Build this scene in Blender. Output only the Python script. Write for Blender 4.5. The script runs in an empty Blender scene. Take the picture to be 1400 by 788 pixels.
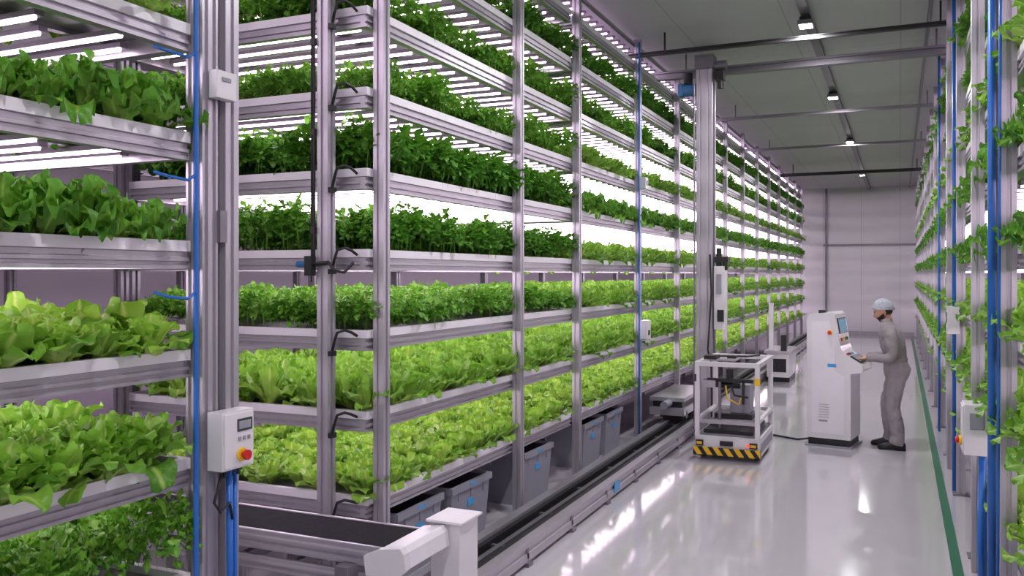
import bpy, math, random
import numpy as np
from mathutils import Vector, Matrix
random.seed(7); rng=np.random.default_rng(11)
S=bpy.context.scene
COL=S.collection
S.view_settings.view_transform='Standard'
S.view_settings.look='None'

# ------------------------------------------------------------ materials
def srgb(r,g,b):
    f=lambda c:((c/255)/12.92 if c/255<=.04045 else ((c/255+.055)/1.055)**2.4)
    return (f(r),f(g),f(b),1)
MATS={}
def mat(name,c,rough=.5,metal=0,var=.06,scale=8,bump=0,bscale=60,coat=0,stretch=None,rvar=0,spec=.5):
    m=bpy.data.materials.new(name); m.use_nodes=True; MATS[name]=m
    N=m.node_tree.nodes; L=m.node_tree.links; b=N['Principled BSDF']
    b.inputs['Roughness'].default_value=rough; b.inputs['Metallic'].default_value=metal
    b.inputs['Specular IOR Level'].default_value=spec
    b.inputs['Coat Weight'].default_value=coat; b.inputs['Coat Roughness'].default_value=.06
    tc=N.new('ShaderNodeTexCoord'); n=N.new('ShaderNodeTexNoise'); n.inputs['Scale'].default_value=scale
    n.inputs['Detail'].default_value=4
    src=tc.outputs['Object']
    if stretch:
        mp=N.new('ShaderNodeMapping'); mp.inputs['Scale'].default_value=stretch; L.new(src,mp.inputs[0]); src=mp.outputs[0]
    L.new(src,n.inputs['Vector'])
    mx=N.new('ShaderNodeMix'); mx.data_type='RGBA'
    mx.inputs[6].default_value=tuple(max(0,x*(1-var*2)) for x in c[:3])+(1,)
    mx.inputs[7].default_value=tuple(min(1,x*(1+var*2)) for x in c[:3])+(1,)
    L.new(n.outputs['Fac'],mx.inputs[0]); L.new(mx.outputs[2],b.inputs['Base Color'])
    if rvar:
        mr=N.new('ShaderNodeMapRange'); mr.inputs[3].default_value=max(.02,rough-rvar); mr.inputs[4].default_value=rough+rvar
        L.new(n.outputs['Fac'],mr.inputs[0]); L.new(mr.outputs[0],b.inputs['Roughness'])
    if bump:
        n2=N.new('ShaderNodeTexNoise'); n2.inputs['Scale'].default_value=bscale; L.new(tc.outputs['Object'],n2.inputs['Vector'])
        bp=N.new('ShaderNodeBump'); bp.inputs['Strength'].default_value=bump; bp.inputs['Distance'].default_value=.01
        L.new(n2.outputs['Fac'],bp.inputs['Height']); L.new(bp.outputs[0],b.inputs['Normal'])
    return m
def emis(name,c,s,c2=None,scale=30):
    m=bpy.data.materials.new(name); m.use_nodes=True; MATS[name]=m
    N=m.node_tree.nodes; L=m.node_tree.links; N.clear()
    o=N.new('ShaderNodeOutputMaterial'); e=N.new('ShaderNodeEmission'); e.inputs[0].default_value=c; e.inputs[1].default_value=s
    if c2:
        tc=N.new('ShaderNodeTexCoord'); w=N.new('ShaderNodeTexWave'); w.bands_direction='X'; w.inputs['Scale'].default_value=scale
        L.new(tc.outputs['Object'],w.inputs['Vector'])
        mx=N.new('ShaderNodeMix'); mx.data_type='RGBA'; mx.inputs[6].default_value=c; mx.inputs[7].default_value=c2
        L.new(w.outputs['Fac'],mx.inputs[0]); L.new(mx.outputs[2],e.inputs[0])
    L.new(e.outputs[0],o.inputs[0]); return m
def leafmat(name,base,edge,dark,rough=.40,tr_f=.36):
    m=bpy.data.materials.new(name); m.use_nodes=True; MATS[name]=m
    N=m.node_tree.nodes; L=m.node_tree.links; b=N['Principled BSDF']; out=N['Material Output']
    b.inputs['Roughness'].default_value=rough
    at=N.new('ShaderNodeAttribute'); at.attribute_name='Col'
    sp=N.new('ShaderNodeSeparateColor'); L.new(at.outputs['Color'],sp.inputs[0])
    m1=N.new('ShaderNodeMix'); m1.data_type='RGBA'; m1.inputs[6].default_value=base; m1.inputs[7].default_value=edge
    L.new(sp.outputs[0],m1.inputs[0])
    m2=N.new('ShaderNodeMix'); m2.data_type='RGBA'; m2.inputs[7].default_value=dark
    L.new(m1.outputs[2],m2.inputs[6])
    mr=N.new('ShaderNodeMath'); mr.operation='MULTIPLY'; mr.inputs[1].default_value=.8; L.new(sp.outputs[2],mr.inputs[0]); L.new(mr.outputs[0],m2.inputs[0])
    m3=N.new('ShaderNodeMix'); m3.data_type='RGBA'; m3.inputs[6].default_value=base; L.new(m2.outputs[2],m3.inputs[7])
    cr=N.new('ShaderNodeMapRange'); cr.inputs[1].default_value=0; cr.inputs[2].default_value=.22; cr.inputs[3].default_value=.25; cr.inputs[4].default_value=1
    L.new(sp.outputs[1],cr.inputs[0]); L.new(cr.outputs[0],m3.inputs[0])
    L.new(m3.outputs[2],b.inputs['Base Color'])
    tc=N.new('ShaderNodeTexCoord'); n=N.new('ShaderNodeTexNoise'); n.inputs['Scale'].default_value=42; L.new(tc.outputs['Object'],n.inputs['Vector'])
    bp=N.new('ShaderNodeBump'); bp.inputs['Strength'].default_value=.7; bp.inputs['Distance'].default_value=.010; L.new(n.outputs['Fac'],bp.inputs['Height']); L.new(bp.outputs[0],b.inputs['Normal'])
    tr=N.new('ShaderNodeBsdfTranslucent'); L.new(m3.outputs[2],tr.inputs[0])
    ms=N.new('ShaderNodeMixShader'); ms.inputs[0].default_value=tr_f; L.new(b.outputs[0],ms.inputs[1]); L.new(tr.outputs[0],ms.inputs[2]); L.new(ms.outputs[0],out.inputs[0])
    return m
ALU=mat('brushed_aluminium',srgb(180,175,184),.33,.5,.05,30,stretch=(1,1,.1))
ALU2=mat('aluminium_dark',srgb(130,125,134),.4,.5,.05,20)
TRAYW=mat('white_tray',srgb(230,226,233),.35,0,.03,6)
WHITE=mat('white_enamel',srgb(222,219,223),.35,0,.03,5,coat=.2)
BLACK=mat('black_plastic',srgb(28,27,30),.45,0,.1,20)
DARK=mat('dark_belt',srgb(46,44,49),.95,0,.12,20,bump=.2,spec=.1)
GREYP=mat('grey_plastic',srgb(146,146,158),.5,0,.05,8)
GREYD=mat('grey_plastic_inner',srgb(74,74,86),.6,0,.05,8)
BLUE=mat('blue_hose',srgb(38,104,190),.35,0,.06,12)
LBLUE=mat('blue_label',srgb(70,160,220),.4)
RED=mat('red_button',srgb(200,35,30),.35)
YEL=mat('yellow_paint',srgb(235,190,40),.45)
GREEN=mat('green_floor_tape',srgb(25,110,75),.35)
LCD=mat('lcd_panel',srgb(60,70,72),.2)
MOTB=mat('motor_blue',srgb(60,110,160),.4)
COVER=mat('coverall_cloth',srgb(148,140,144),.85,0,.05,14,bump=.3,bscale=26)
SKIN=mat('skin',srgb(196,146,124),.5,0,.05,20)
BEARD=mat('beard_hair',srgb(48,34,30),.8,0,.2,80,bump=.6,bscale=200)
NET=mat('hairnet_fabric',srgb(178,184,194),.8,0,.28,55,bump=.8,bscale=120)
SHOE=mat('black_shoe',srgb(24,23,26),.45)
EYE=mat('eye_dark',srgb(30,22,20),.2)
LIP=mat('lips',srgb(160,95,90),.5)
TUBE=emis('grow_tube',(1,.92,.99,1),12.0,(1,.66,.98,1),12)
LAMP=emis('ceiling_lamp',(1,.98,1,1),30)
LED=emis('screen_glow',(.35,.55,.75,1),.5)
REDL=emis('red_indicator',(1,.1,.05,1),1.5)
FLOOR=mat('epoxy_floor',srgb(207,203,210),.09,0,.03,.7,rvar=.03,coat=.6)
WALL=mat('wall_panel',srgb(216,212,218),.45,0,.02,1.5)
CEIL=mat('ceiling_panel',srgb(192,188,194),.55,0,.03,1)
PURP=mat('fixture_housing',srgb(150,136,156),.4,.2)
UNDER=mat('tray_underside',srgb(140,132,146),.45,.3,.04,6)
LET=leafmat('butter_lettuce_leaf',srgb(220,234,140),srgb(152,204,58),srgb(78,146,30))
ROM=leafmat('green_lettuce_leaf',srgb(204,228,122),srgb(134,194,54),srgb(60,126,28))
CUR=leafmat('curly_kale_leaf',srgb(176,214,96),srgb(110,180,52),srgb(46,106,28))
HERB=leafmat('herb_leaf',srgb(140,196,70),srgb(90,166,46),srgb(36,94,24))
PARS=leafmat('parsley_leaf',srgb(160,212,84),srgb(112,184,52),srgb(48,114,28))
HAZ=bpy.data.materials.new('hazard_stripes'); HAZ.use_nodes=True
N=HAZ.node_tree.nodes; L=HAZ.node_tree.links
tc=N.new('ShaderNodeTexCoord'); mp=N.new('ShaderNodeMapping'); mp.inputs['Rotation'].default_value=(0,math.radians(35),0)
w=N.new('ShaderNodeTexWave'); w.inputs['Scale'].default_value=3.4; w.bands_direction='X'
cr=N.new('ShaderNodeValToRGB'); cr.color_ramp.interpolation='CONSTANT'; cr.color_ramp.elements[0].color=srgb(30,28,28); cr.color_ramp.elements[1].position=.45; cr.color_ramp.elements[1].color=srgb(240,190,40)
L.new(tc.outputs['Object'],mp.inputs[0]); L.new(mp.outputs[0],w.inputs['Vector']); L.new(w.outputs['Fac'],cr.inputs[0]); L.new(cr.outputs[0],N['Principled BSDF'].inputs['Base Color'])
def seams(m,sx,sy,axis_swap=False,dark=.75):
    N=m.node_tree.nodes; L=m.node_tree.links; b=N['Principled BSDF']
    old=b.inputs['Base Color'].links[0].from_socket
    tc=N.new('ShaderNodeTexCoord'); sp=N.new('ShaderNodeSeparateXYZ'); L.new(tc.outputs['Object'],sp.inputs[0])
    res=None
    for out,s in ((sp.outputs[0],sx),(sp.outputs[2 if axis_swap else 1],sy)):
        if not s: continue
        a=N.new('ShaderNodeMath'); a.operation='DIVIDE'; a.inputs[1].default_value=s; L.new(out,a.inputs[0])
        f=N.new('ShaderNodeMath'); f.operation='FRACT'; L.new(a.outputs[0],f.inputs[0])
        g=N.new('ShaderNodeMath'); g.operation='LESS_THAN'; g.inputs[1].default_value=.018/s; L.new(f.outputs[0],g.inputs[0])
        if res is None: res=g.outputs[0]
        else:
            h=N.new('ShaderNodeMath'); h.operation='MAXIMUM'; L.new(res,h.inputs[0]); L.new(g.outputs[0],h.inputs[1]); res=h.outputs[0]
    mx=N.new('ShaderNodeMix'); mx.data_type='RGBA'; mx.blend_type='MULTIPLY'; mx.inputs[7].default_value=(dark,dark,dark,1)
    L.new(res,mx.inputs[0]); L.new(old,mx.inputs[6]); L.new(mx.outputs[2],b.inputs['Base Color'])
seams(CEIL,1.2,6); seams(WALL,1.2,0)

# ------------------------------------------------------------ mesh builder
class MB:
    def __init__(s): s.v=[]; s.f=[]; s.m=[]; s.mats=[]; s.T=None
    def mi(s,m):
        if m not in s.mats: s.mats.append(m)
        return s.mats.index(m)
    def add(s,vs,fs,m):
        o=len(s.v)
        if s.T is not None: vs=[tuple(s.T@Vector(p)) for p in vs]
        s.v+=[tuple(p) for p in vs]; k=s.mi(m)
        for f in fs: s.f.append([i+o for i in f]); s.m.append(k)
    def box(s,x0,x1,y0,y1,z0,z1,m):
        x0,x1=sorted((x0,x1)); y0,y1=sorted((y0,y1)); z0,z1=sorted((z0,z1))
        s.add([(x0,y0,z0),(x1,y0,z0),(x1,y1,z0),(x0,y1,z0),(x0,y0,z1),(x1,y0,z1),(x1,y1,z1),(x0,y1,z1)],
          [(0,3,2,1),(4,5,6,7),(0,1,5,4),(1,2,6,5),(2,3,7,6),(3,0,4,7)],m)
    def prism(s,prof,axis,a0,a1,m):
        n=len(prof); vs=[]
        for a in (a0,a1):
            for p,q in prof:
                vs.append((p,q,a) if axis=='z' else ((p,a,q) if axis=='y' else (a,p,q)))
        fs=[(i,(i+1)%n,n+(i+1)%n,n+i) for i in range(n)]+[list(range(n))[::-1],list(range(n,2*n))]
        s.add(vs,fs,m)
    def tube(s,pts,r,m,seg=8,cap=True):
        pts=[Vector(p) for p in pts]; n=len(pts)
        rs=r if isinstance(r,(list,tuple)) else [r]*n
        vs=[]; up=None
        for i,p in enumerate(pts):
            d=(pts[min(i+1,n-1)]-pts[max(i-1,0)]).normalized()
            if up is None: up=d.orthogonal().normalized()
            else: up=(up-d*up.dot(d)).normalized()
            w=d.cross(up)
            for k in range(seg):
                a=2*math.pi*k/seg; vs.append(p+(up*math.cos(a)+w*math.sin(a))*rs[i])
        fs=[]
        for i in range(n-1):
            for k in range(seg):
                fs.append((i*seg+k,i*seg+(k+1)%seg,(i+1)*seg+(k+1)%seg,(i+1)*seg+k))
        if cap: fs+= [list(range(seg))[::-1], list(range((n-1)*seg,n*seg))]
        s.add(vs,fs,m)
    def post(s,x,y,z0,z1,m=None,w=.075,d=.075):
        m=m or ALU; g=.011; e=.012
        def side(L):
            h=L/2
            if L>.09: c=[-L/4,L/4]
            else: c=[0]
            pts=[(-h,0)]
            for k in c: pts+= [(k-g,0),(k-g*.8,e),(k+g*.8,e),(k+g,0)]
            return pts
        P=[]
        P+=[(x+a,y-d/2+b) for a,b in side(w)]
        P+=[(x+w/2-b,y+a) for a,b in side(d)]
        P+=[(x-a,y+d/2-b) for a,b in side(w)]
        P+=[(x-w/2+b,y-a) for a,b in side(d)]
        s.prism(P,'z',z0,z1,m)
    def bprof(s,x,z,sgn,h,w):
        return [(x,z),(x,z+h*.20),(x+sgn*.014,z+h*.24),(x+sgn*.014,z+h*.42),(x,z+h*.46),(x,z+h*.66),(x+sgn*.012,z+h*.72),(x+sgn*.012,z+h),(x+sgn*w,z+h),(x+sgn*w,z)]
    def beam_y(s,x,z,y0,y1,sgn,h=.075,w=.05): s.prism(s.bprof(x,z,sgn,h,w),'y',y0,y1,ALU)
    def beam_x(s,y,z,x0,x1,sgn,h=.075,w=.05): s.prism(s.bprof(y,z,sgn,h,w),'x',x0,x1,ALU)
    def obj(s,name,parent=None,smooth=False,bevel=0):
        me=bpy.data.meshes.new(name)
        me.from_pydata(s.v,[],s.f)
        for m in s.mats: me.materials.append(m)
        me.polygons.foreach_set('material_index',s.m)
        if smooth: me.polygons.foreach_set('use_smooth',[True]*len(s.f))
        me.update(); o=bpy.data.objects.new(name,me); COL.objects.link(o)
        if parent: par(o,parent)
        if bevel:
            b=o.modifiers.new('bevel','BEVEL'); b.width=bevel; b.segments=2; b.limit_method='ANGLE'; b.angle_limit=math.radians(40)
        return o
def par(o,p):
    o.parent=p; o.matrix_parent_inverse=Matrix.Translation(-Vector(p.location))
def empty(name,loc=(0,0,0)):
    e=bpy.data.objects.new(name,None); e.location=loc; e.empty_display_size=.2; COL.objects.link(e); return e

# ------------------------------------------------------------ room
CH=4.98; YB=31.6; XL=-9; XR=3.2; YF=-2.5
def slab(name,a,m):
    b=MB(); b.box(*a,m); return b.obj(name)
slab('floor',(XL,XR,YF,YB,-.1,0),FLOOR)
slab('ceiling',(XL,XR,YF,YB,CH,CH+.1),CEIL)
slab('wall_back',(XL,XR,YB,YB+.1,0,CH),WALL)
slab('wall_left',(XL-.1,XL,YF,YB,0,CH),mat('wall_panel_left',srgb(188,178,192),.5,0,.02,1.5))
slab('wall_right',(XR,XR+.1,YF,YB,0,CH),WALL)
slab('baseboard_back',(-2.3,.45,YB-.02,YB,0,.12),mat('baseboard',srgb(175,170,180),.5))
slab('trim_1',(-2.4,.5,YB-.05,YB,3.0,3.07),ALU2)
b=MB(); b.tube([(-2.30,YB-.06,0),(-2.30,YB-.06,CH)],.035,ALU2); b.obj('wall_conduit')
slab('trim_2',(.33,.40,-1,30.5,0,.004),GREEN)
def cbeam(y,z,h,w,m,nm):
    b=MB()
    b.box(XL,XR,y-w/2,y+w/2,z,z+.25*h,m); b.box(XL,XR,y-w/6,y+w/6,z+.25*h,z+.75*h,m); b.box(XL,XR,y-w/2,y+w/2,z+.75*h,z+h,m)
    for x in (-6,-2.6,.4,2.6): b.box(x-.01,x+.01,y-.01,y+.01,z+h,CH,m)
    b.obj(nm)
cbeam(10.35,4.71,.05,.05,BLACK,'ceiling_beam')
cbeam(11.5,4.66,.11,.10,ALU2,'ceiling_beam')
cbeam(15.3,4.72,.05,.05,ALU2,'ceiling_beam')
cbeam(19.6,4.76,.05,.05,ALU2,'ceiling_beam')
cbeam(24.2,4.66,.08,.08,BLACK,'ceiling_beam')
b=MB(); b.box(-1.0,-.9,YF,YB,CH-.07,CH-.03,ALU2); b.box(-.97,-.93,YF,YB,CH-.03,CH,ALU2)
b.tube([(.3,YF,CH-.06),(.3,YB,CH-.06)],.02,ALU2)
b.obj('ceiling_cable_tray')
for i,y in enumerate((.8,5.4,10.1,14.4,19.4,26.0)):
    x=-.95; z=4.80
    b=MB(); b.box(x-.08,x+.08,y-.10,y+.10,z,z+.05,ALU2); b.box(x-.06,x+.06,y-.08,y+.08,z+.05,z+.09,BLACK)
    b.box(x-.065,x+.065,y-.085,y+.085,z-.006,z,LAMP); b.tube([(x,y,z+.09),(x,y,CH-.07)],.012,BLACK)
    o=b.obj('ceiling_light')
    ld=bpy.data.lights.new('lamp','AREA'); ld.shape='RECTANGLE'; ld.size=.13; ld.size_y=.17; ld.energy=76; ld.color=(1,.98,1)
    lo=bpy.data.objects.new('lamp',ld); lo.location=(x,y,z-.012); COL.objects.link(lo); par(lo,o)
w=bpy.data.worlds.new('world'); S.world=w; w.use_nodes=True
w.node_tree.nodes['Background'].inputs[0].default_value=(.96,.93,.98,1); w.node_tree.nodes['Background'].inputs[1].default_value=.7

# ------------------------------------------------------------ plants (numpy)
def leaves(P,az,Lr,W,e0,curl,cup,ruff,freq,nt,nu,rnd,jag=0,wp=(.6,4),tp=1.0):
    M=len(az); t=1-(1-np.linspace(0,1,nt))**tp; u=np.linspace(-1,1,nu)
    th=e0[:,None]-curl[:,None]*t[None,:]
    dt=np.diff(t,prepend=0)
    rho=np.cumsum(np.cos(th)*dt,1)*Lr[:,None]; z=np.cumsum(np.sin(th)*dt,1)*Lr[:,None]
    wt=(t**wp[0])*np.sqrt(np.clip(1-t**wp[1],0,1)); wt[-1]=.10; wt[0]=max(wt[0],.12)
    ph=rng.uniform(0,6.28,(M,1,1))
    w=W[:,None]*wt[None,:]
    if jag:
        w=w*(1+jag*np.where(np.arange(nt)%2==0,1,-1))[None,:]
    U=u[None,None,:]; Wd=w[:,:,None]
    TT=t[None,:,None]
    s=U*Wd*(1+.06*np.sin(TT*23+ph*3))
    RW=ruff[:,None,None]*W[:,None,None]
    nrm=Wd*(cup[:,None,None]*U**2)+RW*(np.abs(U)**1.5)*np.sin(freq*TT*6.28+ph+np.sign(U)*1.1)*TT**.5
    nrm=nrm+RW*.4*np.sin(U*4+ph*2)*TT**3
    nrm=nrm+RW*.35*(U**2)*np.sin(freq*2.3*TT*6.28+ph*5+np.sign(U)*2)
    R=rho[:,:,None]-np.sin(th)[:,:,None]*nrm
    Z=z[:,:,None]+np.cos(th)[:,:,None]*nrm
    ca=np.cos(az)[:,None,None]; sa=np.sin(az)[:,None,None]
    X=P[:,0][:,None,None]+R*ca-s*sa; Y=P[:,1][:,None,None]+R*sa+s*ca; Zz=P[:,2][:,None,None]+Z
    V=np.stack([X,Y,np.broadcast_to(Zz,X.shape)],-1).reshape(-1,3)
    C=np.stack([np.broadcast_to(TT,X.shape),np.broadcast_to(np.abs(U),X.shape),np.broadcast_to(rnd[:,None,None],X.shape),np.ones(X.shape)],-1).reshape(-1,4)
    i=np.arange(nt-1)[:,None]*nu+np.arange(nu-1)[None,:]
    q=np.stack([i,i+1,i+nu+1,i+nu],-1).reshape(-1,4)
    F=(q[None]+(np.arange(M)*nt*nu)[:,None,None]).reshape(-1,4)
    return V,F,C
def mkmesh(name,parts,m):
    V=[];F=[];C=[];o=0
    for v,f,c in parts: V.append(v);F.append(f+o);C.append(c);o+=len(v)
    V=np.concatenate(V);F=np.concatenate(F);C=np.concatenate(C)
    me=bpy.data.meshes.new(name); me.vertices.add(len(V)); me.vertices.foreach_set('co',V.astype(np.float32).ravel())
    me.loops.add(len(F)*4); me.loops.foreach_set('vertex_index',F.astype(np.int32).ravel())
    me.polygons.add(len(F)); me.polygons.foreach_set('loop_start',np.arange(0,len(F)*4,4,dtype=np.int32)); 
    me.polygons.foreach_set('use_smooth',np.ones(len(F),dtype=bool))
    me.update(calc_edges=True)
    a=me.color_attributes.new('Col','FLOAT_COLOR','POINT'); a.data.foreach_set('color',C.astype(np.float32).ravel())
    me.materials.append(m); return me
TL=.9
def rosette_tile(name,m,kind,sp=.2,nl=19,depth=2.0,big=1.0,res=(10,7)):
    cen=[]
    ny=max(1,round(TL/sp)); nx=int(depth/sp)
    for i in range(nx):
        for j in range(ny):
            cen.append((-(i+.28)*sp+rng.normal(0,.015), (j+.5*(1+(i%2)*.6-.3))*TL/ny+rng.normal(0,.015), big*rng.uniform(.82,1.2)))
    P=[];az=[];Lr=[];W=[];e0=[];cu=[];cp=[];rf=[];rd=[]
    for cx,cy,sc in cen:
        a0=rng.uniform(0,6.28); hd=rng.normal(0,.12)
        for k in range(nl):
            f=k/(nl-1)
            a=a0+k*2.39996+rng.normal(0,.15)
            P.append((cx+math.cos(a)*.012,cy+math.sin(a)*.012,.0+.02*f)); az.append(a)
            if kind=='butter':
                Lr.append(sc*(.185-.075*f)*rng.uniform(.85,1.12)); W.append(sc*(.082-.030*f)*rng.uniform(.85,1.15))
                e0.append(math.radians(50+38*f+rng.normal(0,7))); cu.append(math.radians(64-74*f+rng.normal(0,16))); cp.append(rng.uniform(-.1,.45)); rf.append(.19)
            elif kind=='romaine':
                Lr.append(sc*(.215-.06*f)*rng.uniform(.85,1.15)); W.append(sc*(.072-.022*f)*rng.uniform(.85,1.15))
                e0.append(math.radians(50+36*f+rng.normal(0,8))); cu.append(math.radians(70-78*f+rng.normal(0,18))); cp.append(rng.uniform(-.1,.45)); rf.append(.27)
            else:
                Lr.append(sc*(.20-.05*f)*rng.uniform(.85,1.15)); W.append(sc*(.064-.015*f)*rng.uniform(.85,1.15))
                e0.append(math.radians(50+38*f+rng.normal(0,9))); cu.append(math.radians(72-60*f+rng.normal(0,20))); cp.append(rng.uniform(-.2,.3)); rf.append(.45)
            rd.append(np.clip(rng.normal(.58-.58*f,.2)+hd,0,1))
    A=lambda x:np.array(x,float)
    fr={'butter':1.9,'romaine':2.4,'curly':3.2}[kind]
    nt,nu=res if kind!='curly' else (13,7)
    return mkmesh(name,[leaves(A(P),A(az),A(Lr),A(W),A(e0),A(cu),A(cp),A(rf),fr,nt,nu,A(rd),wp=(.62,5) if kind!='curly' else (.6,4),tp=1.7)],m)
def herb_tile(name,m,h=.22,lf=.05,wr=.5,n=5200,jag=0,depth=2.0):
    K=int(depth*TL/.03)
    pc=np.stack([rng.uniform(-depth+.05,-.02,K),rng.uniform(0,TL,K),rng.uniform(.65,1.12,K)],-1)
    idx=rng.integers(0,K,n)
    r=rng.uniform(0,1,n)**.5*.13; a=rng.uniform(0,6.28,n)
    zz=pc[idx,2]*h*np.sqrt(np.clip(1-(r/.15)**2,0.05,1))*rng.uniform(.35,1,n)**.5
    P=np.stack([pc[idx,0]+r*np.cos(a),np.clip(pc[idx,1]+r*np.sin(a),-.03,TL+.03),zz],-1)
    P[:,0]=np.minimum(P[:,0],.02+.03*rng.uniform(0,1,n))
    az=a+rng.normal(0,.8,n)
    Lr=lf*rng.uniform(.7,1.35,n); W=Lr*wr*rng.uniform(.8,1.2,n)
    e0=np.radians(rng.uniform(0,65,n)); cu=np.radians(rng.uniform(10,80,n))
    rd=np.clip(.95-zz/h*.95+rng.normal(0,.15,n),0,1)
    p1=leaves(P,az,Lr,W,e0,cu,rng.uniform(-.3,.5,n),np.full(n,.25),1.3,5,3,rd,jag=jag,wp=(.5,3))
    ns=500; ii=rng.integers(0,n,ns)
    Ps=P[ii].copy(); Ps[:,2]=0
    p2=leaves(Ps,az[ii],P[ii,2]*1.05+.01,np.full(ns,.003),np.full(ns,1.45),np.full(ns,.3),np.zeros(ns),np.zeros(ns),1,4,3,np.full(ns,.1))
    return mkmesh(name,[p1,p2],m)
T={}
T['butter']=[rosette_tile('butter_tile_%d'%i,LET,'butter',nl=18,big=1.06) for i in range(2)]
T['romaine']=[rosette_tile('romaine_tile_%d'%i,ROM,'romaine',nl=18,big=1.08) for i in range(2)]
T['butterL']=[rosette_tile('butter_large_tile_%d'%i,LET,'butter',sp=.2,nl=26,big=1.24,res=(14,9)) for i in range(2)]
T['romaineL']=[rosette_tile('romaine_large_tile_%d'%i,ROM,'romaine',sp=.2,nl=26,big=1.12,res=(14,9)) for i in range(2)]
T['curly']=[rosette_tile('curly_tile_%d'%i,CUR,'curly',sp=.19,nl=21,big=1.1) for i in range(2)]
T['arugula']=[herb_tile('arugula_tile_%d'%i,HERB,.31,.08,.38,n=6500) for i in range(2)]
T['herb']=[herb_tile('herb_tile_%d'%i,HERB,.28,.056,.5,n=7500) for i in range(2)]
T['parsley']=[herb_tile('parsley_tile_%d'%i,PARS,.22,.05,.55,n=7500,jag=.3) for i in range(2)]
NAMES={'butter':'butter_lettuce_bed','romaine':'green_lettuce_bed','butterL':'butter_lettuce_bed','romaineL':'green_lettuce_bed','curly':'curly_kale_bed','arugula':'arugula_bed','herb':'basil_bed','parsley':'parsley_bed'}
def bed(kind,x,y0,y1,z,flip=False,zs=1):
    e=empty(NAMES[kind],(x,y0,z)); n=max(1,round((y1-y0)/TL)); st=(y1-y0)/n
    for i in range(n):
        me=T[kind][random.randrange(2)]
        o=bpy.data.objects.new('plants_%d'%i,me); COL.objects.link(o)
        sx=random.uniform(.97,1.0); sz=random.uniform(.92,1.08)*zs
        if flip:
            o.rotation_euler=(0,0,math.pi); o.location=(x,y0+(i+1)*st,z)
        else: o.location=(x,y0+i*st,z)
        o.scale=(sx*(.9 if flip else 1),st/TL,sz); par(o,e)

# ------------------------------------------------------------ racks
LV=[.67,1.20,1.70,2.20,2.70,3.20,3.70,4.20,4.68]
def shelf(b,xf,xb,y0,y1,z):
    sg=-1 if xb<xf else 1; zb=z-.125
    b.beam_y(xf,zb,y0,y1,sg); b.beam_y(xb,zb,y0,y1,-sg)
    b.beam_x(y0,zb,min(xf,xb)+.05,max(xf,xb)-.05,1); b.beam_x(y1,zb,min(xf,xb)+.05,max(xf,xb)-.05,-1)
    a,c=min(xf,xb),max(xf,xb)
    b.box(a+.012,c-.012,y0+.012,y1-.012,z-.05,z-.03,UNDER)
    lip=.03; zz0=z-.046; zz1=z+.004
    b.box(c-lip-.004,c+.004,y0-.004,y1+.004,zz0,zz1,TRAYW); b.box(a-.004,a+lip,y0-.004,y1+.004,zz0,zz1,TRAYW)
    b.box(a+lip,c-lip-.004,y0-.004,y0+lip,zz0,zz1,TRAYW); b.box(a+lip,c-lip-.004,y1-lip,y1+.004,zz0,zz1,TRAYW)
def tubes(xf,xb,y0,y1,z,sp,parent,stagger=0):
    b=MB(); a,c=min(xf,xb)+.1,max(xf,xb)-.1
    y=y0+.12; i=0
    while y<y1-.08:
        o=stagger*((i*37)%5)/5
        b.box(a,c-o,y-.022,y+.022,z-.098,z-.075,PURP)
        zz=z-.110
        b.add([(a+.03,y-.010,zz),(c-o-.03,y-.010,zz),(c-o-.03,y+.010,zz),(a+.03,y+.010,zz),(a+.03,y-.012,z-.098),(c-o-.03,y-.012,z-.098),(c-o-.03,y+.012,z-.098),(a+.03,y+.012,z-.098)],
              [(0,3,2,1),(0,1,5,4),(2,3,7,6)],TUBE)
        y+=sp; i+=1
    b.box(a+.3,a+.34,y0+.05,y1-.05,z-.075,z-.05,ALU2); b.box(c-.34,c-.3,y0+.05,y1-.05,z-.075,z-.05,ALU2)
    return b.obj('grow_lights',parent)
def rack(name,xf,xb,segs,posts,levels,spacing=.23,stag=0,lv_t=None):
    e=empty(name,(xf,segs[0][0],0)); sg=-1 if xb<xf else 1
    b=MB()
    for z in levels:
        for (y0,y1) in segs: shelf(b,xf,xb,y0,y1,z)
    b.obj('shelves',e)
    b=MB()
    for y in posts:
        b.post(xf-sg*.042,y,0,CH-.04); b.post(xb+sg*.042,y,0,CH-.04,ALU2)
        b.box(xf-sg*.042-.07,xf-sg*.042+.07,y-.07,y+.07,0,.012,ALU2)
    b.box(min(xf,xb),max(xf,xb),segs[0][0]+.02,segs[0][0]+.08,CH-.12,CH-.04,ALU)
    for y0,y1 in segs: b.beam_y(xf,CH-.13,y0,y1,sg)
    b.obj('posts',e)
    for k,z in enumerate(levels):
        if k==0: continue
        for (y0,y1) in segs: tubes(xf,xb,y0,y1,z,spacing,e,stag)
    for (y0,y1) in segs: tubes(xf,xb,y0,y1,CH-.02,spacing,e,stag)
    return e
XF=-2.99; XBK=-5.02
P_main=[4.60,6.72,8.18,10.4,12.45]
y=14.3
while y<30.6: P_main.append(y); y+=1.95
rack('vertical_farm_rack',XF,XBK,[(4.5,8.12),(8.3,30.6)],P_main,LV,.21)
rack('vertical_farm_rack',XF,XBK,[(-1.6,3.04)],[-1.5,.6],LV,.17,stag=.5)
P_r=[1.4,3.3,5.2,7.1]
y=9.05
while y<30.6: P_r.append(y); y+=1.95
XRF=.56
rack('vertical_farm_rack',XRF,2.5,[(1.0,30.6)],P_r,LV,.3)
near={.67:('butter',1.1),1.20:('romaine',1.15),1.70:('parsley',1.15),2.20:('herb',1.15),2.70:('arugula',1.18),3.20:('parsley',1.35),3.70:('parsley',1.3),4.20:('herb',1.0)}
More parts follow.
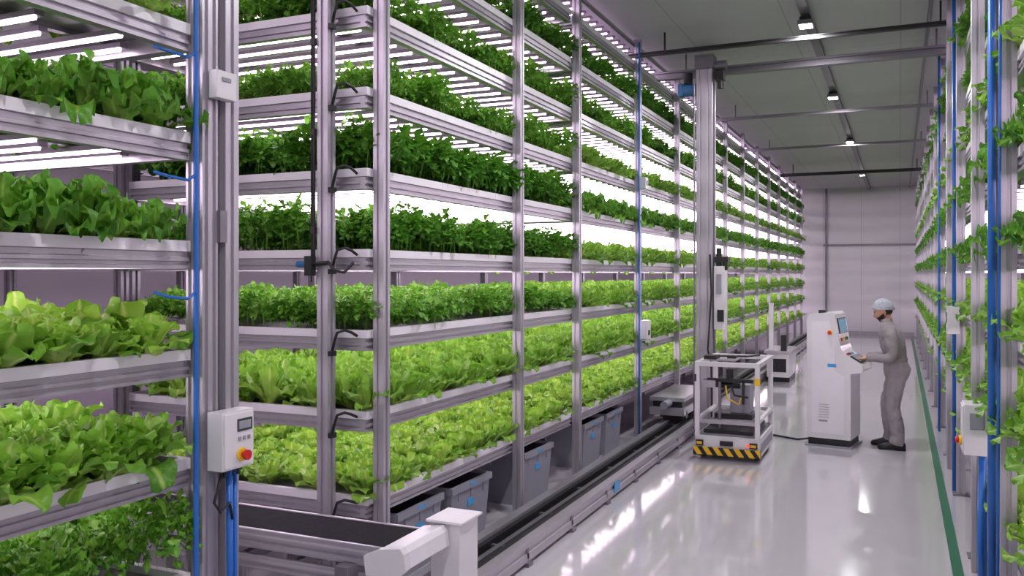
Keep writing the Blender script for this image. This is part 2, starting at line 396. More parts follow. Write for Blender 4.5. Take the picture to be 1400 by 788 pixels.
far={.67:('butter',1.1),1.20:('romaine',1.12),1.70:('romaine',1.12),2.20:('romaine',1.1),2.70:('curly',1.15),3.20:('romaine',1.1),3.70:('parsley',1.3),4.20:('herb',1.0)}
fg={.67:('parsley',1.75),1.20:('romaineL',1.15),1.70:('butterL',1.15),2.20:('curly',1.2),2.70:('curly',1.2),3.20:('romaine',1.1)}
rt={.67:('butter',1.1),1.20:('romaineL',1.1),1.70:('romaine',1.1),2.20:('curly',1.05),2.70:('curly',1.05),3.20:('romaine',1.0),3.70:('parsley',1),4.20:('curly',.9)}
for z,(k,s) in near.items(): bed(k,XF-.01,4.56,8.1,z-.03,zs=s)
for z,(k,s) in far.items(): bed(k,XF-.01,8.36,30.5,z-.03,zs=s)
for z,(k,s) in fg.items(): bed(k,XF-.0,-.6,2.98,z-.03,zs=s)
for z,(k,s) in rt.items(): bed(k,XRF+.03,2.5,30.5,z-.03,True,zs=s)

b=MB()
for y in (1.2,3.2,5.2,7.2,9.2,11.2):
    b.post(-7.2,y,0,CH-.04,ALU2,.07,.07)
for z in LV[:8]: b.beam_y(-7.2,z-.12,-1.5,12,-1,h=.10,w=.06)
b.obj('rear_rack_frame')

# gap structure between racks
b=MB()
b.post(-2.99,3.12,0,CH,ALU,.1,.1); b.post(-2.97,3.25,0,CH,ALU,.09,.09)
b.box(-3.06,-2.92,3.165,3.21,.2,.35,ALU2); b.box(-3.06,-2.92,3.165,3.21,2.2,2.35,ALU2); b.box(-3.06,-2.92,3.165,3.21,4.0,4.2,ALU2)
b.box(-3.1,-2.88,3.05,3.32,0,.015,ALU2)
b.post(-5.1,3.25,0,CH,ALU2,.08,.08)
b.obj('support_column')
def hose(pts,r,m,nm): b=MB(); b.tube(pts,r,m,10); return b.obj(nm,smooth=True)
hose([(-2.90,2.99,z) for z in np.linspace(.0,CH,18)],.012,BLUE,'blue_hose')
hose([(-2.885,3.19,0),(-2.885,3.19,.6),(-2.88,3.18,1.14)],.016,BLUE,'blue_hose')
hose([(-2.885,3.225,0),(-2.885,3.225,.6),(-2.88,3.22,1.14)],.010,BLUE,'blue_hose')
for z in (2.5,1.97,3.05):
    hose([(-2.9,2.99,z),(-2.9,2.94,z-.03),(-2.93,2.86,z-.02),(-2.98,2.82,z)],.007,BLUE,'blue_hose')
def ctrlbox(x,y0,y1,z0,z1,dx,name,lcd=True):
    b=MB(); t=.09*dx
    b.box(x,x+t,y0,y1,z0,z1,WHITE); b.box(x+t,x+t+.008*dx,y0+.01,y1-.01,z0+.01,z1-.01,WHITE)
    f=x+t+.008*dx
    W=y1-y0; H=z1-z0
    if lcd: b.box(f,f+.004*dx,y0+W*.42,y1-W*.10,z0+H*.64,z0+H*.86,LCD); b.box(f,f+.006*dx,y0+W*.46,y1-W*.16,z0+H*.68,z0+H*.82,GREYP)
    for i in range(3): b.box(f,f+.005*dx,y0+W*(.45+i*.15),y0+W*(.53+i*.15),z0+H*.48,z0+H*.55,GREYP)
    c=Vector((f,y0+W*.55,z0+H*.24))
    b.tube([c,c+Vector((.012*dx,0,0))],.032,YEL,16); b.tube([c+Vector((.012*dx,0,0)),c+Vector((.028*dx,0,0))],.014,RED,12)
    b.tube([c+Vector((.028*dx,0,0)),c+Vector((.045*dx,0,0))],.024,RED,16)
    for yy in (.3,.5,.7): b.tube([(x+t/2,y0+W*yy,z0),(x+t/2,y0+W*yy,z0-.04)],.012,BLACK)
    return b.obj(name,bevel=.006)
ctrlbox(-2.92,3.08,3.29,1.14,1.41,1,'control_box')
b=MB(); b.box(-2.93,-2.88,3.10,3.23,2.87,3.0,WHITE); b.box(-2.88,-2.875,3.13,3.19,2.95,2.97,GREYP); b.obj('junction_box',bevel=.006)
hose([(-2.87,3.12,1.12),(-2.87,3.07,1.0),(-2.86,3.10,.95),(-2.86,3.16,.98),(-2.86,3.18,.9)],.007,BLACK,'power_cable')
b=MB(); b.post(-3.22,4.40,0,CH,ALU,.08,.08); b.post(-4.95,4.40,0,CH,ALU2,.07,.07)
b.box(-3.30,-3.14,4.32,4.48,0,.012,ALU2)
b.tube([(-3.275,4.35,z) for z in np.linspace(2.1,CH,10)],.010,BLACK); b.tube([(-3.30,4.36,z) for z in np.linspace(2.0,CH,10)],.005,BLACK)
for z in (4.1,3.45,2.9,2.3): b.box(-3.29,-3.262,4.335,4.365,z,z+.04,BLACK)
for z in LV[:7]:
    c=[(-3.16,4.38,z-.12),(-3.13,4.36,z-.06),(-3.11,4.36,z-.005),(-3.07,4.38,z+.01),(-3.05,4.42,z-.005),(-3.05,4.48,z-.03)]
    b.tube(c,.009,BLACK,8); b.box(-3.18,-3.15,4.36,4.41,z-.15,z-.12,BLACK)
b.tube([(-3.40,4.36,2.11),(-3.27,4.33,2.11)],.022,MOTB,12); b.tube([(-3.27,4.33,2.11),(-3.16,4.34,2.12)],.013,BLACK,8)
b.tube([(-3.16,4.34,2.12),(-3.11,4.34,2.07),(-3.06,4.36,2.06),(-3.02,4.4,2.12)],.010,BLACK,8); b.box(-3.31,-3.26,4.3,4.35,2.04,2.16,BLACK)
b.obj('rack_end_post')
yv=10.28
hose([(-2.90,yv,.1),(-2.90,yv,CH-.1)],.011,BLUE,'blue_hose')
hose([(-2.88,yv-.06,.0),(-2.88,yv-.06,2.2)],.010,BLUE,'blue_hose')
b=MB(); b.box(-2.91,-2.82,10.36,10.52,1.25,1.48,WHITE); b.box(-2.82,-2.815,10.4,10.48,1.3,1.36,BLACK); b.obj('junction_box',bevel=.006)
b=MB(); b.box(-2.91,-2.84,10.36,10.48,3.1,3.24,WHITE); b.box(-2.84,-2.835,10.39,10.45,3.14,3.2,GREYP); b.obj('junction_box',bevel=.006)

# right rack: hoses, box
hose([(.46,5.42,.0),(.46,5.42,CH)],.02,BLUE,'blue_hose')
hose([(.46,6.0,.0),(.45,6.0,.4),(.46,6.02,.95)],.02,BLUE,'blue_hose')
hose([(.49,6.2,.0),(.49,6.2,.95)],.012,BLUE,'blue_hose')
hose([(.47,9.2,.0),(.47,9.2,CH)],.018,BLUE,'blue_hose'); hose([(.47,12.6,.0),(.47,12.6,CH)],.016,BLUE,'blue_hose')
hose([(.45,5.0,.0),(.47,5.0,CH)],.008,BLUE,'blue_hose')
b=MB(); b.post(.49,6.75,0,CH,ALU,.08,.08); b.post(.49,5.55,0,CH,ALU2,.05,.05); b.post(.48,10.2,0,CH,ALU,.06,.06); b.obj('rack_upright')
b=MB(); b.box(.36,.50,5.98,6.2,.94,1.25,WHITE); b.box(.352,.36,5.99,6.19,.95,1.24,WHITE); 
b.tube([(.352,6.05,1.02),(.335,6.05,1.02)],.03,YEL,14); b.tube([(.335,6.05,1.02),(.315,6.05,1.02)],.02,RED,14); b.box(.39,.47,5.972,5.98,1.1,1.2,GREYP); b.obj('control_box',bevel=.006)
b=MB(); b.box(.40,.50,8.9,9.1,1.5,1.75,WHITE); b.box(.395,.4,8.95,9.05,1.6,1.7,LCD); b.obj('junction_box',bevel=.006)

# ------------------------------------------------------------ floor rail
b=MB()
for x0,x1 in ((-2.80,-2.72),(-2.46,-2.38)):
    b.prism([(x0,.03),(x0,.165),(x1,.165),(x1,.125),(x1-.012,.12),(x1-.012,.09),(x1,.085),(x1,.03)],'y',4.5,30,ALU)
b.box(-2.72,-2.46,4.5,30,.06,.10,DARK); b.box(-2.70,-2.66,4.5,30,.10,.15,BLACK); b.box(-2.52,-2.48,4.5,30,.10,.15,BLACK); b.box(-2.61,-2.57,4.5,30,.10,.13,ALU2)
y=4.7
while y<30: 
    b.box(-2.82,-2.36,y-.04,y+.04,0,.03,ALU2); b.box(-2.80,-2.38,y-.015,y+.015,.05,.12,ALU2); y+=.9
for y in (7.6,12.0): b.box(-2.378,-2.374,y,y+.16,.05,.14,LBLUE)
b.obj('floor_guide_rail')

# ------------------------------------------------------------ cross conveyor
b=MB(); zt=.66
for y,s in ((3.70,1),(4.12,-1)):
    b.beam_x(y,zt-.09,-4.85,-2.38,s,h=.1,w=.035); b.beam_x(y,zt-.20,-4.85,-2.45,s,h=.07,w=.04)
b.box(-4.85,-2.36,3.735,4.085,zt-.01,zt+.006,DARK); b.box(-4.85,-2.36,3.735,4.085,zt-.07,zt-.01,ALU2)
for x in np.arange(-4.7,-2.5,.35): b.box(x-.02,x+.02,3.74,4.08,zt-.2,zt-.14,ALU2)
b.tube([(-2.36,3.735,zt-.030),(-2.36,4.085,zt-.030)],.036,DARK,16)
for x in (-4.7,-3.6,-2.6):
    for y in (3.74,4.08): b.post(x,y,0,zt-.2,ALU,.05,.05)
    b.box(x-.02,x+.02,3.76,4.06,.2,.24,ALU)
b.T=Matrix.Translation((-2.36,3.9,zt-.01))@Matrix.Rotation(math.radians(-8),4,'Y')
PR=[(-.10,-.10),(-.10,.0),(.0,.03),(.12,.03),(.14,.0),(.14,-.08),(.08,-.12)]
b.prism(PR,'y',-.235,-.19,WHITE); b.prism(PR,'y',.19,.22,WHITE)
b.prism([(-.0,.005),(.0,.03),(.12,.03),(.14,.0),(.14,-.08),(.10,-.08)],'y',-.19,.19,TRAYW)
b.T=None
b.tube([(-2.62,3.64,zt-.2),(-2.50,3.64,zt-.22)],.05,BLACK,14); b.tube([(-2.50,3.64,zt-.22),(-2.46,3.64,zt-.22)],.035,ALU,14)
b.tube([(-2.68,3.64,zt-.2),(-2.62,3.64,zt-.2)],.035,GREEN,12); b.box(-2.60,-2.52,3.62,3.74,zt-.20,zt-.08,ALU2)
b.box(-2.34,-2.16,4.14,4.36,0,.70,WHITE); b.box(-2.36,-2.14,4.12,4.38,.70,.715,TRAYW)
b.box(-2.38,-2.12,4.10,4.40,0,.015,ALU2)
b.obj('belt_conveyor',bevel=.004)

# ------------------------------------------------------------ storage bins
def bin_(x,y,z0=0,rot=0,h=.47):
    b=MB(); b.T=Matrix.Translation((x,y,z0))@Matrix.Rotation(rot,4,'Z')
    hx,hy=.22,.31; tx,ty=.19,.28
    def ring(a,c,z): return [(-a,-c,z),(a,-c,z),(a,c,z),(-a,c,z)]
    V=ring(tx,ty,0)+ring(hx,hy,h-.02)+ring(hx-.012,hy-.012,h-.02)+ring(tx-.012,ty-.012,.012)
    F=[(0,3,2,1)]+[(i,(i+1)%4,4+(i+1)%4,4+i) for i in range(4)]
    b.add(V[:8],F,GREYP)
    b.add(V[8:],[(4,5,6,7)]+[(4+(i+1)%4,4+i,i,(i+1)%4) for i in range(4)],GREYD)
    o=.015
    for q in ((-hx-o,hx+o,-hy-o,-hy+.012),(-hx-o,hx+o,hy-.012,hy+o),(-hx-o,-hx+.012,-hy+.012,hy-.012),(hx-.012,hx+o,-hy+.012,hy-.012)):
        b.box(*q,h-.05,h,GREYP)
    for k in (-.2,0,.2): b.box(hx-.022,hx+.004,k-.008,k+.008,h-.12,h-.05,GREYP)
    for k in (-.12,.12): b.box(k-.008,k+.008,-hy-.004,-hy+.022,h-.12,h-.05,GREYP)
    b.box(hx-.012,hx-.002,-.05,.05,h-.19,h-.14,LBLUE); b.box(hx+o,hx+o+.002,-.05,.05,h-.035,h-.012,LBLUE)
    b.obj('storage_bin')
for x,y in ((-3.24,5.2),(-3.22,5.95),(-3.22,7.3),(-3.24,8.9),(-3.24,9.65),(-3.9,5.4),(-3.9,6.6),(-3.9,7.5),(-3.9,8.9)):
    bin_(x,y,0,random.uniform(-.04,.04))
b=MB()
for y in (4.8,6.65,8.3,10.3):
    for x in (-4.3,-4.9): b.post(x,y,0,.545,ALU2,.05,.05)
b.obj('rack_base_frame')
b=MB()
b.box(-2.95,-2.50,10.95,12.3,.24,.34,ALU); b.box(-2.95,-2.50,10.95,12.3,.42,.47,ALU); b.box(-2.92,-2.54,11,12.2,.34,.42,BLACK)
for y in (11.1,11.6,12.2): b.box(-2.80,-2.55,y-.05,y+.05,.165,.24,BLACK); b.tube([(-2.84,y,.24),(-2.5,y,.24)],.05,ALU2,12)
b.tube([(-2.7,10.95,.40),(-2.7,10.7,.40)],.05,GREYP,12)
b.obj('transfer_carriage')
yy=17.0
b=MB(); b.box(-2.3,-1.9,yy,yy+1.2,.1,.55,WHITE); b.box(-2.25,-1.95,yy-.01,yy,.2,.45,BLACK); b.box(-2.35,-1.85,yy-.05,yy+1.25,.55,.6,ALU); b.box(-2.28,-2.2,yy+.1,yy+.2,.6,1.5,WHITE); b.box(-2.3,-1.9,yy+.1,yy+1.1,0,.1,BLACK); b.box(-2.05,-1.95,yy,yy+.15,.6,.9,BLACK)
b.obj('floor_cart')

# ------------------------------------------------------------ lift mast
b=MB(); mx,my=-2.27,11.15
b.post(mx,my,.0,4.82,ALU,.20,.20); b.box(mx-.16,mx+.16,my-.16,my+.16,0,.03,ALU2)
b.box(mx-.12,mx+.12,my-.12,my+.12,4.66,4.84,ALU2)
b.tube([(mx-.12,my-.02,4.42),(mx-.28,my-.02,4.42)],.08,MOTB,16); b.box(mx-.34,mx-.28,my-.1,my+.06,4.34,4.50,MOTB); b.tube([(mx-.22,my-.02,4.50),(mx-.22,my-.02,4.64)],.06,BLACK,12)
b.tube([(mx+.12,my-.02,4.70),(mx+.27,my-.02,4.70)],.06,ALU2,16); b.box(mx+.12,mx+.24,my-.1,my+.1,4.52,4.62,BLACK); b.tube([(mx+.2,my-.05,4.5),(mx+.2,my-.05,4.4)],.04,BLACK,12)
b.box(mx+.10,mx+.125,my-.03,my+.03,.4,4.5,ALU2)
b.box(mx+.125,mx+.26,my-.10,my+.08,1.35,2.15,WHITE); b.box(mx+.17,mx+.25,my-.13,my-.10,1.45,1.6,BLACK); b.box(mx+.16,mx+.22,my-.12,my-.1,1.8,2.05,GREYP)
b.tube([(mx+.18,my-.06,2.15),(mx+.18,my-.06,2.38)],.035,BLACK,10); b.box(mx+.13,mx+.3,my-.1,my+.05,2.2,2.27,BLACK); b.tube([(mx+.26,my-.07,2.2),(mx+.26,my-.07,2.1)],.03,BLACK,10)
b.tube([(mx+.08,my-.13,2.3),(mx+.10,my-.14,1.8),(mx+.06,my-.16,1.1),(mx+.10,my-.15,.9),(mx+.10,my-.12,.6),(mx+.10,my-.12,.1)],.012,BLACK,8)
b.tube([(mx-.12,my-.12,.03),(mx-.12,my-.12,4.5)],.012,ALU2,8)
b.obj('lift_mast',bevel=.004)

# ------------------------------------------------------------ AGV cart
b=MB(); x0,x1,y0,y1=-2.08,-1.38,9.62,10.72
b.box(x0,x1,y0+.02,y1,.05,.26,WHITE)
b.box(x0+.02,x1-.02,y0,y0+.02,.14,.26,WHITE)
b.box(x0-.01,x1+.01,y0-.02,y0+.05,.05,.135,BLACK); 
b.box(x0-.012,x1+.012,y0-.03,y0-.02,.06,.145,HAZ)
b.box(x0+.02,x0+.10,y0-.04,y0-.01,.16,.22,BLACK); b.box(x1-.10,x1-.02,y0-.04,y0-.01,.16,.22,BLACK)
b.box(x0+.03,x0+.09,y0-.045,y0-.04,.175,.205,YEL); b.box(x1-.09,x1-.03,y0-.045,y0-.04,.175,.205,YEL)
b.box(x0+.28,x0+.42,y0-.03,y0-.0,.17,.22,BLACK)
for y in (y0+.2,y1-.2):
    b.tube([(x0+.03,y,.08),(x0+.09,y,.08)],.08,BLACK,20); b.tube([(x1-.09,y,.08),(x1-.03,y,.08)],.08,BLACK,20)
b.box(x1,x1+.006,y0+.1,y1-.1,.10,.20,GREYP)
b.box(x0+.03,x1-.03,y0+.06,y1-.03,.26,.28,ALU2)
b.box(x0+.08,x1-.08,y0+.10,y1-.1,.28,.32,BLACK)
t=.05; ZT=1.03
for x in (x0,x1-t):
    for y in (y0,y1-t): b.box(x,x+t,y,y+t,.26,ZT+.05,WHITE)
for y in (y0,y1-t): b.box(x0+t,x1-t,y,y+t,ZT,ZT+.05,WHITE)
for x in (x0,x1-t): b.box(x,x+t,y0+t,y1-t,ZT,ZT+.05,WHITE)
b.box(x0+t,x1-t,y1-t,y1,.42,.46,WHITE)
for x in (x0,x1-t): b.box(x+.005,x+t-.005,y0+t,y1-t,.42,.46,WHITE)
b.box(x0+.05,x1-.05,y0+.01,y0+.04,.40,.44,ALU)
b.box(x0+.10,x1-.10,y0+.35,y1-.3,.36,.40,ALU); b.box(x0+.14,x1-.14,y0+.4,y1-.35,.40,.46,BLACK)
b.box(x0+.22,x0+.25,y0+.2,y0+.24,.32,.86,ALU2); b.box(x0+.1,x1-.1,y0+.2,y0+.24,.84,.88,BLACK); b.box(x1-.22,x1-.19,y0+.2,y0+.24,.6,.86,BLACK)
b.tube([(x0+.15,y0+.3,.80),(x0+.45,y0+.3,.80)],.035,BLACK,12); b.box(x0+.05,x0+.2,y0+.15,y0+.3,.78,.86,ALU)
b.tube([(x0+.3,y0+.22,.80),(x0+.33,y0+.18,.66),(x0+.45,y0+.2,.6),(x0+.5,y0+.22,.76)],.010,YEL,8)
b.tube([(x0+.36,y0+.22,.80),(x0+.40,y0+.2,.70),(x0+.55,y0+.2,.68)],.012,BLACK,8)
b.box(x0+.3,x0+.52,y0+.5,y0+.8,.46,.78,GREYP); b.box(x0+.30,x0+.38,y0+.25,y0+.5,.88,.98,BLACK)
zz=ZT+.05
b.box(x0+.12,x0+.42,y0+.15,y0+.6,zz,zz+.02,ALU); b.box(x0+.08,x0+.22,y0+.1,y0+.3,zz+.02,zz+.06,BLACK); b.tube([(x0+.1,y0+.3,zz+.04),(x0+.5,y0+.4,zz+.04),(x0+.6,y0+.7,zz+.03)],.012,BLACK,8)
b.box(x0+.30,x0+.40,y0+.3,y0+.4,zz+.02,zz+.05,BLACK)
b.box(x1-t-.002,x1+.004,y0-.004,y0+.02,.84,.92,YEL); b.box(x0-.004,x0+.02,y0-.005,y0-.0,.86,.94,BLACK)
b.box(x1-.14,x1-.06,y0-.006,y0,.17,.2,REDL)
b.obj('agv_robot_cart',bevel=.005)

# ------------------------------------------------------------ kiosk
kx,ky=-.64,11.15
b=MB(); b.T=Matrix.Translation((kx,ky,0))@Matrix.Rotation(math.radians(-9),4,'Z')
prof=[(-.34,.10),(-.34,1.52),(-.31,1.57),(-.05,1.60),(-.02,1.57),(.045,1.20),(.08,1.11),(.29,.985),(.30,.93),(.27,.90),(.16,.88),(.16,.10)]
b.prism(prof,'y',-.27,.27,WHITE)
b.box(-.325,.145,-.255,.255,.0,.10,BLACK); b.box(-.36,.18,-.29,.29,0,.02,GREYP)
prof2=[(-.28,.16),(-.28,1.48),(-.08,1.5),(-.05,1.35),(-.02,1.15),(-.02,.9),(.09,.84),(.09,.16)]
b.prism(prof2,'y',-.274,-.27,TRAYW); b.prism(prof2,'y',.27,.274,TRAYW)
b.box(-.20,-.10,-.276,-.274,.3,.32,GREYP); 
for i in range(6): b.box(-.2,-.08,-.277,-.274,.35+i*.03,.355+i*.03,GREYP)
def onface(p0,p1,t0,t1,y0,y1,th,m):
    p0=Vector(p0);p1=Vector(p1);d=p1-p0; n=Vector((-d.y,d.x)).normalized()
    if n.y<0: n=-n
    a=p0+d*t0;c=p0+d*t1
    b.prism([tuple(a),tuple(c),tuple(c+n*th),tuple(a+n*th)],'y',y0,y1,m)
F0,F1=(-.02,1.57),(.045,1.20)
onface(F0,F1,.12,.62,-.20,.20,.012,BLACK); onface(F0,F1,.16,.58,-.18,.18,.014,LED)
for i,yy in enumerate((-.18,-.09,.0,.09)): onface(F0,F1,.75,.85,yy,yy+.045,.016,(RED,YEL,GREEN,BLACK)[i])
K0,K1=(.08,1.11),(.29,.985)
onface(K0,K1,.28,.85,-.20,.20,.016,BLACK)
for r in range(4):
    for c in range(12): onface(K0,K1,.31+r*.13,.41+r*.13,-.19+c*.032,-.163+c*.032,.024,GREYP)
for i in range(4): onface(K0,K1,.05,.18,-.18+i*.08,-.14+i*.08,.014,(RED,BLACK,GREYP,LBLUE)[i])
c=Vector((-.07,-.274,1.36)); b.tube([c,c+Vector((0,-.02,0))],.028,YEL,14); b.tube([c+Vector((0,-.02,0)),c+Vector((0,-.04,0))],.02,RED,14)
b.box(-.22,-.14,-.2,-.1,1.56,1.62,BLACK); b.box(-.1,.0,-.275,-.27,.95,.99,LBLUE)
b.obj('control_kiosk',bevel=.008)
hose([(-.99,11.2,.04),(-1.15,11.2,.012),(-1.5,11.4,.012),(-2.1,11.6,.012)],.012,BLACK,'power_cable')

# ------------------------------------------------------------ worker
PX,PY=-.05,11.15
W=empty('factory_worker',(PX,PY,0))
def wl(f,s,z): return Vector((PX-f,PY+s,z))
def loft(b,rings,m,seg=20):
    vs=[]
    for r in rings:
        f,s,z,rf,rs=r[:5]; tl=r[5] if len(r)>5 else 0
        for k in range(seg):
            a=2*math.pi*k/seg; cf=math.cos(a)*rf; cs=math.sin(a)*rs
            vs.append(wl(f+cf*math.cos(tl),s+cs,z-cf*math.sin(tl)))
    n=len(rings); fs=[]
    for i in range(n-1):
        for k in range(seg): fs.append((i*seg+k,(i+1)*seg+k,(i+1)*seg+(k+1)%seg,i*seg+(k+1)%seg))
    fs+=[list(range(seg)),list(range((n-1)*seg,n*seg))[::-1]]
    b.add(vs,fs,m)
def wt(b,pts,rs,m,seg=16): b.tube([wl(*p) for p in pts],rs,m,seg)
b=MB()
loft(b,[(-.01,0,.78,.10,.15),(-.02,0,.86,.14,.185),(-.025,0,.94,.15,.19),(-.01,0,1.0,.138,.178),(.0,0,1.07,.130,.168),(.012,0,1.15,.134,.175),(.028,0,1.24,.142,.192),(.043,0,1.32,.140,.20),(.055,0,1.38,.125,.192),(.068,0,1.43,.10,.16),(.08,0,1.465,.076,.105),(.09,0,1.50,.066,.072),(.095,0,1.512,.062,.066)],COVER)
feet=[(-1,.0,-.11),(1,.08,.14)]
for sg,ff,fs_ in feet:
    wt(b,[(-.015,sg*.085,.90),(-.005,sg*.092,.80),(.015+ff*.3,sg*.098,.65),(.03+ff*.6,fs_*.95,.49),(.01+ff*.8,fs_,.40),(-.02+ff,fs_,.28),(-.03+ff,fs_,.17),(-.022+ff,fs_,.09),(-.015+ff,fs_,.065)],[.115,.112,.10,.086,.082,.08,.076,.082,.08],COVER)
for sg in (-1,1):
    wt(b,[(.05,sg*.12,1.40),(.05,sg*.18,1.39),(.045,sg*.22,1.335),(.03,sg*.24,1.24),(.015,sg*.245,1.13),(.03,sg*.24,1.085),(.10,sg*.22,1.07),(.20,sg*.18,1.068),(.285,sg*.147,1.068)],[.058,.074,.074,.066,.060,.060,.058,.050,.043],COVER)
    wt(b,[(.27,sg*.152,1.068),(.30,sg*.14,1.068)],[.046,.047],COVER)
o=b.obj('coverall_body',W)
m=o.modifiers.new('r','REMESH'); m.mode='VOXEL'; m.voxel_size=.011; m.use_smooth_shade=True
m=o.modifiers.new('s','SMOOTH'); m.iterations=5; m.factor=.6
tx=bpy.data.textures.new('folds','CLOUDS'); tx.noise_scale=.09; tx.noise_depth=1
m=o.modifiers.new('d','DISPLACE'); m.texture=tx; m.texture_coords='LOCAL'; m.strength=.026; m.mid_level=.5
b=MB()
loft(b,[(.088,0,1.475,.068,.080,.15),(.098,0,1.522,.066,.070,.15),(.098,0,1.522,.060,.064,.15),(.09,0,1.48,.058,.070,.15)],COVER)
b.obj('collar',W,smooth=True)
b=MB(); loft(b,[(-.0,0,1.03,.132,.174),(-.0,0,1.04,.138,.180),(-.0,0,1.065,.138,.178),(.0,0,1.075,.132,.172)],COVER,28); b.obj('waistband',W,smooth=True)
for i,(sg,ff,fs_) in enumerate(feet):
    b=MB(); a=ff-.03
    def ring(f,z,rs,rz): return [wl(a+f,fs_+rs*math.cos(t),max(.0,z+rz*math.sin(t))) for t in np.linspace(0,2*math.pi,16,endpoint=False)]
    R=[ring(-.085,.04,.018,.03),ring(-.07,.05,.040,.05),ring(-.02,.06,.046,.065),ring(.04,.058,.047,.060),ring(.10,.044,.052,.048),ring(.15,.034,.052,.038),ring(.20,.028,.038,.030),ring(.22,.022,.012,.016)]
    vs=sum(R,[]); fs=[]
    for r in range(len(R)-1):
        for k in range(16): fs.append((r*16+k,r*16+(k+1)%16,(r+1)*16+(k+1)%16,(r+1)*16+k))
    fs+=[list(range(16)),list(range(7*16,8*16))]
    b.add(vs,fs,SHOE); b.box(PX-a-.20,PX-a+.085,PY+fs_-.044,PY+fs_+.044,0,.018,BLACK)
    b.obj('shoe_%d'%(i+1),W,smooth=True)
H=Matrix.Translation(wl(.13,0,1.612))@Matrix.Rotation(math.radians(180),4,'Z')@Matrix.Rotation(math.radians(20),4,'Y')@Matrix.Scale(1.07,4)
b=MB(); wt(b,[(.075,0,1.46),(.09,0,1.51),(.105,0,1.57)],[.060,.058,.058],SKIN,18); b.obj('neck',W,smooth=True)
def headpt(u,v):
    x=math.sin(v)*math.cos(u); y=math.sin(v)*math.sin(u); z=math.cos(v)
    X=x*.098; Y=y*.076; Z=z*.118
    if z<0:
        k=-z; Y*=1-.30*k*k; 
        X= X*(1-.12*k) + (.022*k if x>0 else .03*k*k)
        if x<0: Z*= (1-.25*k*abs(x))
    X-= .005
    if x>0: 
        X = X - max(0,(x-.93))*.05
        g=lambda cy,cz,sy,sz: math.exp(-((Y-cy)/sy)**2-((Z-cz)/sz)**2)
        X+= .024*g(0,-.030,.011,.014)+.013*g(0,-.008,.009,.020)
        X+= .006*g(0,.022,.045,.010)
        X-= .012*(g(.031,.002,.016,.012)+g(-.031,.002,.016,.012))
        X+= .006*g(0,-.064,.022,.010)
        X+= .010*g(0,-.100,.022,.014)
        X+= .004*(g(.045,-.025,.02,.018)+g(-.045,-.025,.02,.018))
    return X,Y,Z
nu_,nv=56,44
b=MB(); vs=[]; b.T=H
for j in range(nv+1):
    for i in range(nu_): vs.append(headpt(2*math.pi*i/nu_,math.pi*j/nv))
fs_s=[];fs_b=[];fs_h=[];fs_l=[]
for j in range(nv):
    for i in range(nu_):
        q=(j*nu_+i,(j+1)*nu_+i,(j+1)*nu_+(i+1)%nu_,j*nu_+(i+1)%nu_)
        cx=sum(vs[k][0] for k in q)/4; cy=sum(vs[k][1] for k in q)/4; cz=sum(vs[k][2] for k in q)/4
        lim=-.046 if cx>.06 else -.046+(.06-cx)*.5
        isb = cx>.0 and cz<min(lim,-.01) and not (cx>.06 and -.052<cz and abs(cy)>.03)
        if cx>.07 and abs(cy)<.02 and -.069<cz<-.057: fs_l.append(q)
        elif isb: fs_b.append(q)
        elif cx<-.02 and cz>-.05: fs_h.append(q)
        elif cz>.06: fs_h.append(q)
        else: fs_s.append(q)
o0=len(b.v); b.add(vs,fs_s,SKIN)
for fl,mm in ((fs_b,BEARD),(fs_h,BEARD),(fs_l,LIP)):
    k=b.mi(mm)
    for f in fl: b.f.append([i+o0 for i in f]); b.m.append(k)
b.obj('head',W,smooth=True)
b=MB(); b.T=H
def ell(c,r,m,n=12):
    vs=[];fs=[]
    for j in range(n+1):
        for i in range(n): 
            v=math.pi*j/n;u=2*math.pi*i/n; vs.append((c[0]+r[0]*math.sin(v)*math.cos(u),c[1]+r[1]*math.sin(v)*math.sin(u),c[2]+r[2]*math.cos(v)))
    for j in range(n):
        for i in range(n): fs.append((j*n+i,(j+1)*n+i,(j+1)*n+(i+1)%n,j*n+(i+1)%n))
    b.add(vs,fs,m)
for s in (-1,1):
    ell((.076,s*.031,.002),(.011,.013,.007),WHITE); ell((.084,s*.031,-.001),(.005,.006,.006),EYE)
    ell((.085,s*.031,.020),(.006,.018,.0035),BEARD)
    ell((.080,s*.031,.008),(.010,.015,.004),SKIN)
    ell((-.008,s*.077,-.008),(.018,.007,.032),SKIN); ell((-.006,s*.083,-.006),(.010,.004,.020),SKIN)
b.obj('face_features',W,smooth=True)
b=MB(); b.T=H; vs=[];nn=48;nj=16
for j in range(nj+1):
    for i in range(nn):
        u=2*math.pi*i/nn; front=.5+.5*math.cos(u)
        vmax=math.pi*(.56-.19*front); v=vmax*j/nj
        x,y,z=math.sin(v)*math.cos(u),math.sin(v)*math.sin(u),math.cos(v)
        puff=1.10+.05*math.sin(3*u+1)*math.sin(v)+.018*math.sin(17*u+j)+.02*math.sin(29*u)*(j/nj)
        if j==nj: puff=1.03
        vs.append((x*.100*puff-.008-.01*(1-front),y*.079*puff,z*.122*puff+.004))
fs=[(j*nn+i,(j+1)*nn+i,(j+1)*nn+(i+1)%nn,j*nn+(i+1)%nn) for j in range(nj) for i in range(nn)]
b.add(vs,fs,NET)
edge=[vs[nj*nn+i] for i in range(nn)]+[vs[nj*nn]]
b.tube(edge,.0055,NET,8,cap=False)
b.obj('hairnet',W,smooth=True)
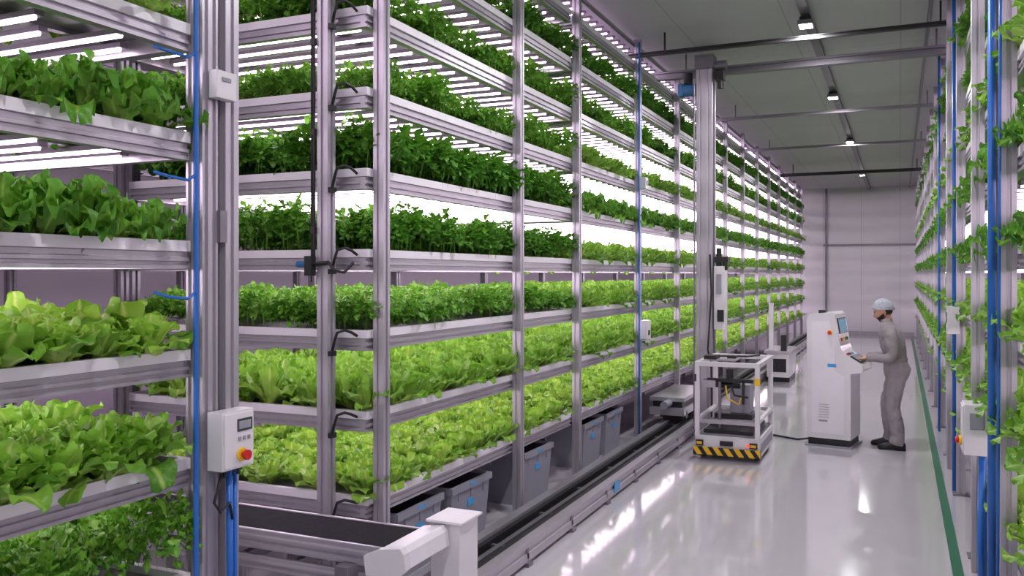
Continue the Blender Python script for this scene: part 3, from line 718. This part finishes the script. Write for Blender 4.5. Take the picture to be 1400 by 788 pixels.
for hi,sg in enumerate((-1,1)):
    b=MB(); wr=Vector((.285,sg*.145,1.063))
    def hp(f,s,z): return (wr.x+f,wr.y+s*-sg,wr.z+z)
    def ringp(f,s0,z,hs,hz): return [wl(*hp(f,s0+hs*math.cos(t),z+hz*math.sin(t))) for t in np.linspace(0,2*math.pi,16,endpoint=False)]
    R=[ringp(-.03,0,0,.026,.021),ringp(.0,0,.0,.027,.019),ringp(.02,.002,-.001,.034,.017),ringp(.05,.0,-.004,.040,.015),ringp(.078,-.001,-.010,.040,.013),ringp(.092,-.002,-.014,.036,.010)]
    vs=sum(R,[]); fs=[]
    for r in range(len(R)-1):
        for k in range(16): fs.append((r*16+k,r*16+(k+1)%16,(r+1)*16+(k+1)%16,(r+1)*16+k))
    fs+=[list(range(16)),list(range(5*16,6*16))]
    b.add(vs,fs,SKIN)
    for s0,ln in ((.029,.070),(.010,.080),(-.010,.074),(-.029,.058)):
        pts=[hp(.070,s0,-.006),hp(.090,s0*1.05,-.009),hp(.090+ln*.45,s0*1.15,-.008),hp(.090+ln*.75,s0*1.18,-.022),hp(.090+ln*.92,s0*1.18,-.040)]
        b.tube([wl(*p) for p in pts],[.0095,.0095,.0085,.0078,.006],SKIN,10)
    pts=[hp(.015,.024,-.004),hp(.035,.044,-.010),hp(.060,.058,-.018),hp(.080,.062,-.030)]
    b.tube([wl(*p) for p in pts],[.013,.012,.010,.007],SKIN,10)
    o=b.obj('hand_%d'%(hi+1),W)
    m=o.modifiers.new('r','REMESH'); m.mode='VOXEL'; m.voxel_size=.0035; m.use_smooth_shade=True
    m=o.modifiers.new('s','SMOOTH'); m.iterations=2

# ------------------------------------------------------------ camera
cd=bpy.data.cameras.new('cam'); cam=bpy.data.objects.new('camera',cd); COL.objects.link(cam)
cam.location=(0,0,2.05); cam.rotation_euler=(math.radians(90),0,math.radians(24.1))
cd.sensor_width=36; cd.lens=36*1185/1400; cd.shift_y=-19/1400; cd.clip_start=.05; cd.clip_end=200
S.camera=cam
